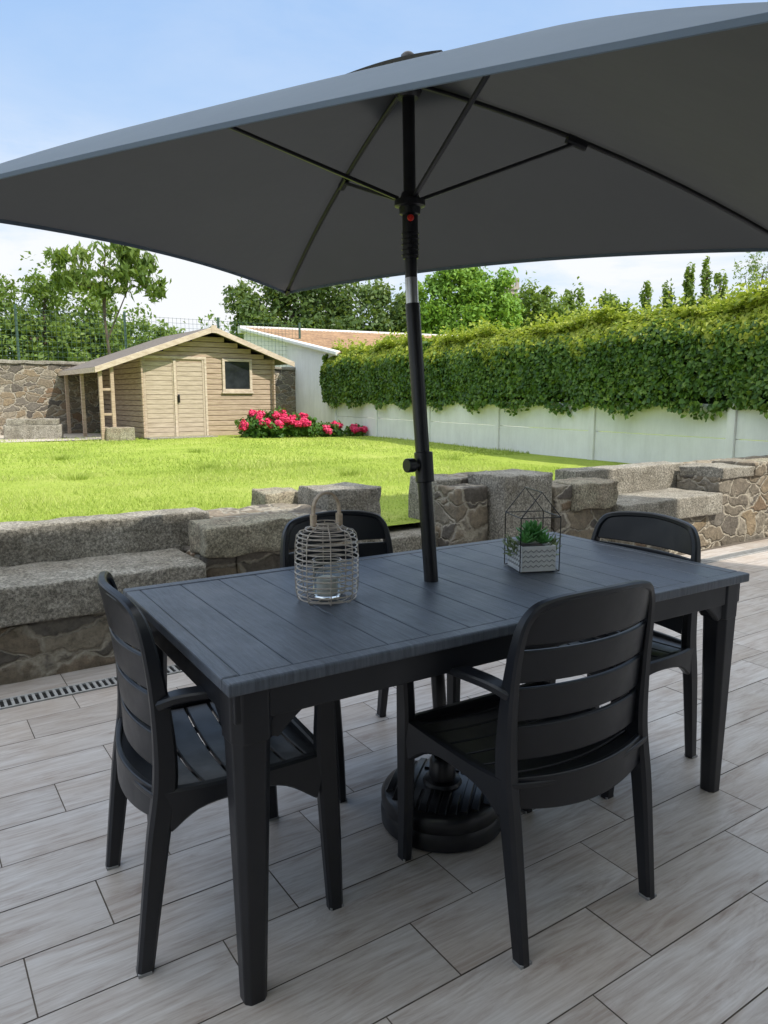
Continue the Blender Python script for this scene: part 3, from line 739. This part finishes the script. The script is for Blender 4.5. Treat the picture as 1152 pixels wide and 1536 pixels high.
def slope(m,xa_,xb_,y0,y1,t0,t1):
    m.add([(xa_,y0,rz_(xa_)+t0),(xb_,y0,rz_(xb_)+t0),(xb_,y1,rz_(xb_)+t0),(xa_,y1,rz_(xa_)+t0),(xa_,y0,rz_(xa_)+t1),(xb_,y0,rz_(xb_)+t1),(xb_,y1,rz_(xb_)+t1),(xa_,y1,rz_(xa_)+t1)],
     [(0,3,2,1),(4,5,6,7),(0,1,5,4),(1,2,6,5),(2,3,7,6),(3,0,4,7)])
m=MB(); slope(m,-.95,pk-.001,-.3,Dp+.25,.0,.05); slope(m,pk+.001,3.48,-.3,Dp+.25,.0,.05); m.obj('roof_shingles',SHING,E)
m=MB(); slope(m,-.97,pk-.001,-.335,-.302,-.06,.055); slope(m,pk+.001,3.5,-.335,-.302,-.06,.055); m.box(pk-.06,pk+.06,-.34,-.336,2.24,2.4)
m.box(-.98,-.955,-.3,Dp+.25,rz_(-.95)-.06,rz_(-.95)+.04); m.obj('fascia',WOODL,E,.003)
m=MB()
for (px,py) in ((-.85,-.2),(-.62,-.2),(-.85,1.3),(-.85,2.8)): m.box(px-.035,px+.035,py-.035,py+.035,0,rz_(px)-.002)
for zz in (.5,1.0): m.box(-.815,-.655,-.22,-.19,zz,zz+.05)
m.obj('lean_to_posts',WOODS,E,.004)
m=MB(); m.box(.0,1.5,-.5,-.13,-.02,.03); m.obj('threshold_slab',GRA,E,.01)
# ---------------------------------------------------------------- boundary wall left + fence + block
E=empty('boundary_stone_wall',(-7.0,18.1,0),35)
stone('rubble',-9,6,0,.4,.3,2.02,RUB,E,.02,.16); stone('coping',-9,6,-.04,.44,2.02,2.10,GRA,E,.02,.2)
E=empty('boundary_stone_wall',(-10.15,15.9,0),65)
stone('rubble',-7,.9,0,.4,.3,2.12,RUB,E,.02,.16); stone('coping',-7,.9,-.04,.44,2.12,2.2,GRA,E,.02,.2)
E=empty('wire_fence',(-7.0,18.1,0),35); m=MB()
for i in range(11): m.box(-9,6,.60,.606,2.1+i*.12,2.106+i*.12)
x=-9
while x<6: m.box(x,x+.005,.607,.612,2.05,3.32); x+=.11
x=-9
while x<6.1: m.box(x-.025,x+.025,.62,.67,.3,3.4); x+=2.5
m.obj('mesh_panels',WIREF,E)
E=empty('granite_trough',(-7.35,15.6,.4),20); stone('block',-.55,.55,-.2,.2,-.03,.30,GRA,E,.02,.1); stone('block_top',-.5,.5,-.18,.18,.3,.42,GRA,E,.015,.1,seed=4)
E=empty('garden_stone',(-5.45,15.3,.4),30); stone('block',-.28,.28,-.16,.16,-.03,.26,GRAW,E,.02,.08)
m=MB(); m.add([(-13,13.6,.412),(-7.2,14.3,.412),(-5.6,15.4,.412),(-6.3,17.6,.412),(-8,18.3,.412),(-14,14.5,.412)],[(0,1,2,3,4,5)]); m.obj('gravel_path',PATH)
E=empty('red_hydrangea_bush')
GL=m_foliage('hydrangea_leaf',[(.1,(.03,.08,.02)),(.5,(.07,.17,.03)),(1,(.16,.27,.05))],.3)
PK=m_foliage('hydrangea_petal',[(.1,(.55,.01,.06)),(.5,(.75,.03,.13)),(1,(.85,.12,.25))],.0,.6,2)
hb=[(-2.75,16.15,.62,.38,.35,.32),(-2.3,16.2,.62,.4,.35,.33),(-1.8,16.35,.60,.38,.3,.28),(-1.2,16.6,.52,.28,.25,.2),(-.65,16.9,.5,.22,.2,.16)]
crown('leaves',hb,7000,.09,GL,E,.6,.4,.9,clump=False)
fl=[]
for b in hb:
    for k in range(12 if b[3]>.3 else 4):
        d=rng.normal(0,1,3); d[1]=-abs(d[1]); d[2]=abs(d[2])*.9+.05; d/=np.linalg.norm(d); s_=random.uniform(.06,.095)
        fl.append((b[0]+d[0]*b[3],b[1]+d[1]*b[4],b[2]+d[2]*b[5],s_,s_,s_*.8))
crown('flower_heads',fl,13000,.035,PK,E,.9,.75,.5,clump=False)
# ---------------------------------------------------------------- trees
G1=m_foliage('leaf_mid_green',[(.05,(.045,.085,.018)),(.4,(.11,.19,.035)),(.75,(.20,.29,.06)),(1,(.34,.40,.13))],.4)
G2=m_foliage('leaf_bright_green',[(.05,(.07,.17,.02)),(.4,(.16,.32,.04)),(.75,(.26,.45,.07)),(1,(.38,.54,.12))],.4)
G3=m_foliage('leaf_dark_green',[(.05,(.03,.055,.018)),(.4,(.07,.125,.035)),(.75,(.13,.20,.06)),(1,(.25,.31,.11))],.35)
tree('plum_tree',(-8.05,22,.4),5.0,[(-8.9,22,5.0,.7,.7,.6),(-7.8,22.1,5.3,.8,.8,.6),(-7.1,22,4.7,.75,.7,.55),(-8.0,21.9,4.5,.8,.7,.35),(-6.6,22,4.35,.35,.4,.35),(-9.2,22,4.5,.35,.4,.3)],2600,.26,G1,.06,asp=.3,droop=1.0,kk=7)
tree('leafy_bush',(-11.6,26,.4),4.4,[(-13.2,26,3.4,1.3,1.2,1.6),(-11.7,26.2,4.0,1.5,1.3,1.6),(-10.2,26,3.5,1.3,1.2,1.4),(-8.9,26.3,2.9,1.2,1,1.1),(-7.6,26.5,2.6,1.0,1,1.0),(-14.8,26,3.2,1.4,1.2,1.5),(-12.2,25,2.6,1.6,1,1.2),(-9.8,25.2,2.4,1.6,1,1.2)],26000,.18,G1,.14)
tree('dark_laurel_tree',(-4.5,38,.4),6,[(-6.3,38,5.4,1.5,1.5,2.3),(-4.7,38,5.6,1.6,1.5,2.3),(-2.8,38.2,5.4,1.7,1.5,2.1),(-1.0,38,5.2,1.6,1.5,2.1),(.6,38,4.8,1.3,1.4,1.9),(-5.5,36.8,4,2,1.2,1.5),(-2,36.8,4,2.2,1.2,1.5),(.8,37,3.8,1.4,1.1,1.4)],28000,.26,G3,.2)
tree('ash_tree',(3.4,32,.4),5,[(2.2,32,5.2,.9,1,1.2),(3.1,32,5.9,1.1,1.1,1.2),(4.2,32.1,5.4,1.1,1,1.2),(5.0,32,4.5,.8,1,1.0),(3.4,31.3,4.3,1.6,.9,1.1),(2.0,31.8,4.3,.7,.8,1.0)],22000,.19,G2,.14)
tree('far_tree',(8.5,45,.4),5.5,[(7.2,45,5.6,1.2,1.2,1.6),(8.6,45,6.2,1.2,1.2,1.7),(10,45,5.9,1.1,1.2,1.5)],8000,.27,G1,.2)
tree('far_tree',(12,46,.4),5.5,[(11.5,46,6.2,.8,1,1.8),(13.4,46,5.6,1.4,1.2,1.5),(15,46,5.4,1.2,1.2,1.4)],8000,.27,G1,.2)
for x,h in ((17.2,8.6),(18.6,8.8),(19.9,9.9),(21.0,10.1),(21.9,9.4)):
    w_=random.uniform(.7,1.2)
    tree('poplar_tree',(x,50,.4),h-1.2,[(x,50,h-1.1,.42*w_,.42,1.1),(x+.1,50,h-2.8,.75*w_,.6,1.4),(x-.1,50,h-4.3,.85*w_,.6,1.4)],2600,.26,G1,.14)
tree('birch_tree',(9.8,20,.4),4.2,[(9.4,20,4.2,.35,.4,.8),(10.0,20,4.6,.4,.4,.9),(10.6,20,4.2,.45,.4,.9),(10.0,20,3.4,.9,.6,.7),(11.2,20,3.9,.5,.4,.8)],3200,.09,G1,.05,asp=.35)
E=empty('distant_tree_line'); bl=[]
for k in range(46):
    x=-60+k*3+random.uniform(-1,1); bl.append((x,66+random.uniform(-3,3),4.6+random.uniform(-.8,1.2),2.6,2,3.2+random.uniform(-.5,1)))
crown('foliage',bl,34000,.45,G1,E)
m=MB()
for b in bl[::2]: m.sweep([(b[0],b[1],-.06),(b[0],b[1],b[2])],(.4,.4),(1,0,0),1,6)
m.obj('trunks',BARK,E)
E=empty('church_tower',(24.6,150,0),15); m=MB()
m.box(-1.2,1.2,-1.2,1.2,0,21.8); m.box(-1.45,1.45,-1.45,1.45,21.8,22.3); 
for sx in (-1,1):
    for sy in (-1,1): m.box(sx*1.1-.3,sx*1.1+.3,sy*1.1-.3,sy*1.1+.3,22.3,24.0)
m.box(-.3,.3,-1.3,-.9,22.3,23.2); m.box(-.3,.3,.9,1.3,22.3,23.2); m.obj('stone_body',TOWER,E)
m=MB(); m.box(-.75,-.2,-1.24,-1.205,18,20.9); m.box(.2,.75,-1.24,-1.205,18,20.9); m.obj('belfry_openings',DARK,E)
# ---------------------------------------------------------------- the house behind the terrace
E=empty('house',(0,0,0),G); m=MB()
m.box(-5.5,5.2,-9,-.95,0,6.9); m.box(5.201,7.3,-9,-.95,0,8.5); m.obj('walls',CREAM,E,.01)
m=MB(); m.box(-5.6,5.19,-9.2,-.8,6.91,7.0); m.box(5.195,7.45,-9.2,-.8,8.51,8.6); m.obj('roof_edge',SHING,E)
m=MB(); g=MB()
for a,b_,z0,z1 in ((-3.5,-1.1,.05,2.2),(-.6,1.8,.05,2.2),(3.0,4.4,.9,2.2),(-3,-1.8,3.9,5.2),(0,1.2,3.9,5.2),(3,4.2,3.9,5.2),(5.7,6.8,3.9,5.2)):
    g.box(a,b_,-.948,-.93,z0,z1)
    m.box(a-.06,a,-.948,-.90,z0,z1); m.box(b_,b_+.06,-.948,-.90,z0,z1); m.box(a-.06,b_+.06,-.948,-.90,z1,z1+.06); m.box((a+b_)/2-.03,(a+b_)/2+.03,-.929,-.90,z0,z1)
g.obj('window_panes',GW,E); m.obj('window_frames',METAL,E)
# ---------------------------------------------------------------- light
sd=Vector((.85,-.53,0)).normalized(); el=R(50); az=math.atan2(sd.x,sd.y)
sunv=Vector((sd.x*math.cos(el),sd.y*math.cos(el),math.sin(el)))
ld=bpy.data.lights.new('sun','SUN'); ld.energy=5.0; ld.angle=R(.5); ld.color=(1,.94,.85)
lo=bpy.data.objects.new('sun',ld); lo.rotation_euler=sunv.to_track_quat('Z','Y').to_euler(); scene.collection.objects.link(lo)
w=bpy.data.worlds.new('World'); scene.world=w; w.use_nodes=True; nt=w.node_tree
bg=nt.nodes['Background']; sky=N(nt,'ShaderNodeTexSky',sky_type='NISHITA'); sky.sun_disc=False; sky.sun_elevation=el; sky.sun_rotation=az
sky.air_density=1.0; sky.dust_density=.8; sky.ozone_density=1.2
tc=N(nt,'ShaderNodeTexCoord'); mp=N(nt,'ShaderNodeMapping'); mp.inputs['Scale'].default_value=(1,1,3.2); mp.inputs['Location'].default_value=(.3,.2,.1)
nt.links.new(tc.outputs['Generated'],mp.inputs['Vector'])
cn=noise(nt,mp.outputs[0],2.6,8,.6,.3)
sp=N(nt,'ShaderNodeSeparateXYZ'); nt.links.new(tc.outputs['Generated'],sp.inputs[0])
zz=sp.outputs[2]
low=ramp(nt,zz,[(0,(1,1,1)),(.20,(.90,)*3),(.32,(.10,)*3),(.50,(.12,)*3)])
cm=ramp(nt,cn,[(.38,(0,0,0)),(.56,(1,1,1))])
fac=math_(nt,'MULTIPLY',low,cm)
grad=ramp(nt,zz,[(0,(.80,.87,.95)),(.15,(.62,.76,.94)),(.40,(.40,.60,.92)),(.60,(.36,.57,.91))])
gs=N(nt,'ShaderNodeVectorMath',operation='SCALE'); gs.inputs['Scale'].default_value=7.6; nt.links.new(grad,gs.inputs[0])
c=mix(nt,.8,sky.outputs[0],gs.outputs[0]); c=mix(nt,fac,c,(6.6,6.7,6.9))
fill_clouds=ramp(nt,zz,[(.55,(0,0,0)),(.78,(.85,.85,.85))])  # bright overhead clouds added out of view as fill light
c=mix(nt,fill_clouds,c,(13.8,14.2,14.8))
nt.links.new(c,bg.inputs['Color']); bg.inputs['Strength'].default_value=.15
# ---------------------------------------------------------------- camera
cd=bpy.data.cameras.new('camera'); cd.sensor_fit='VERTICAL'; cd.sensor_height=36; cd.lens=26.0; cd.clip_end=2000; cd.clip_start=.05
co=bpy.data.objects.new('camera',cd); co.location=(0,0,1.29); co.rotation_euler=(R(90-8.9),0,0); scene.collection.objects.link(co); scene.camera=co
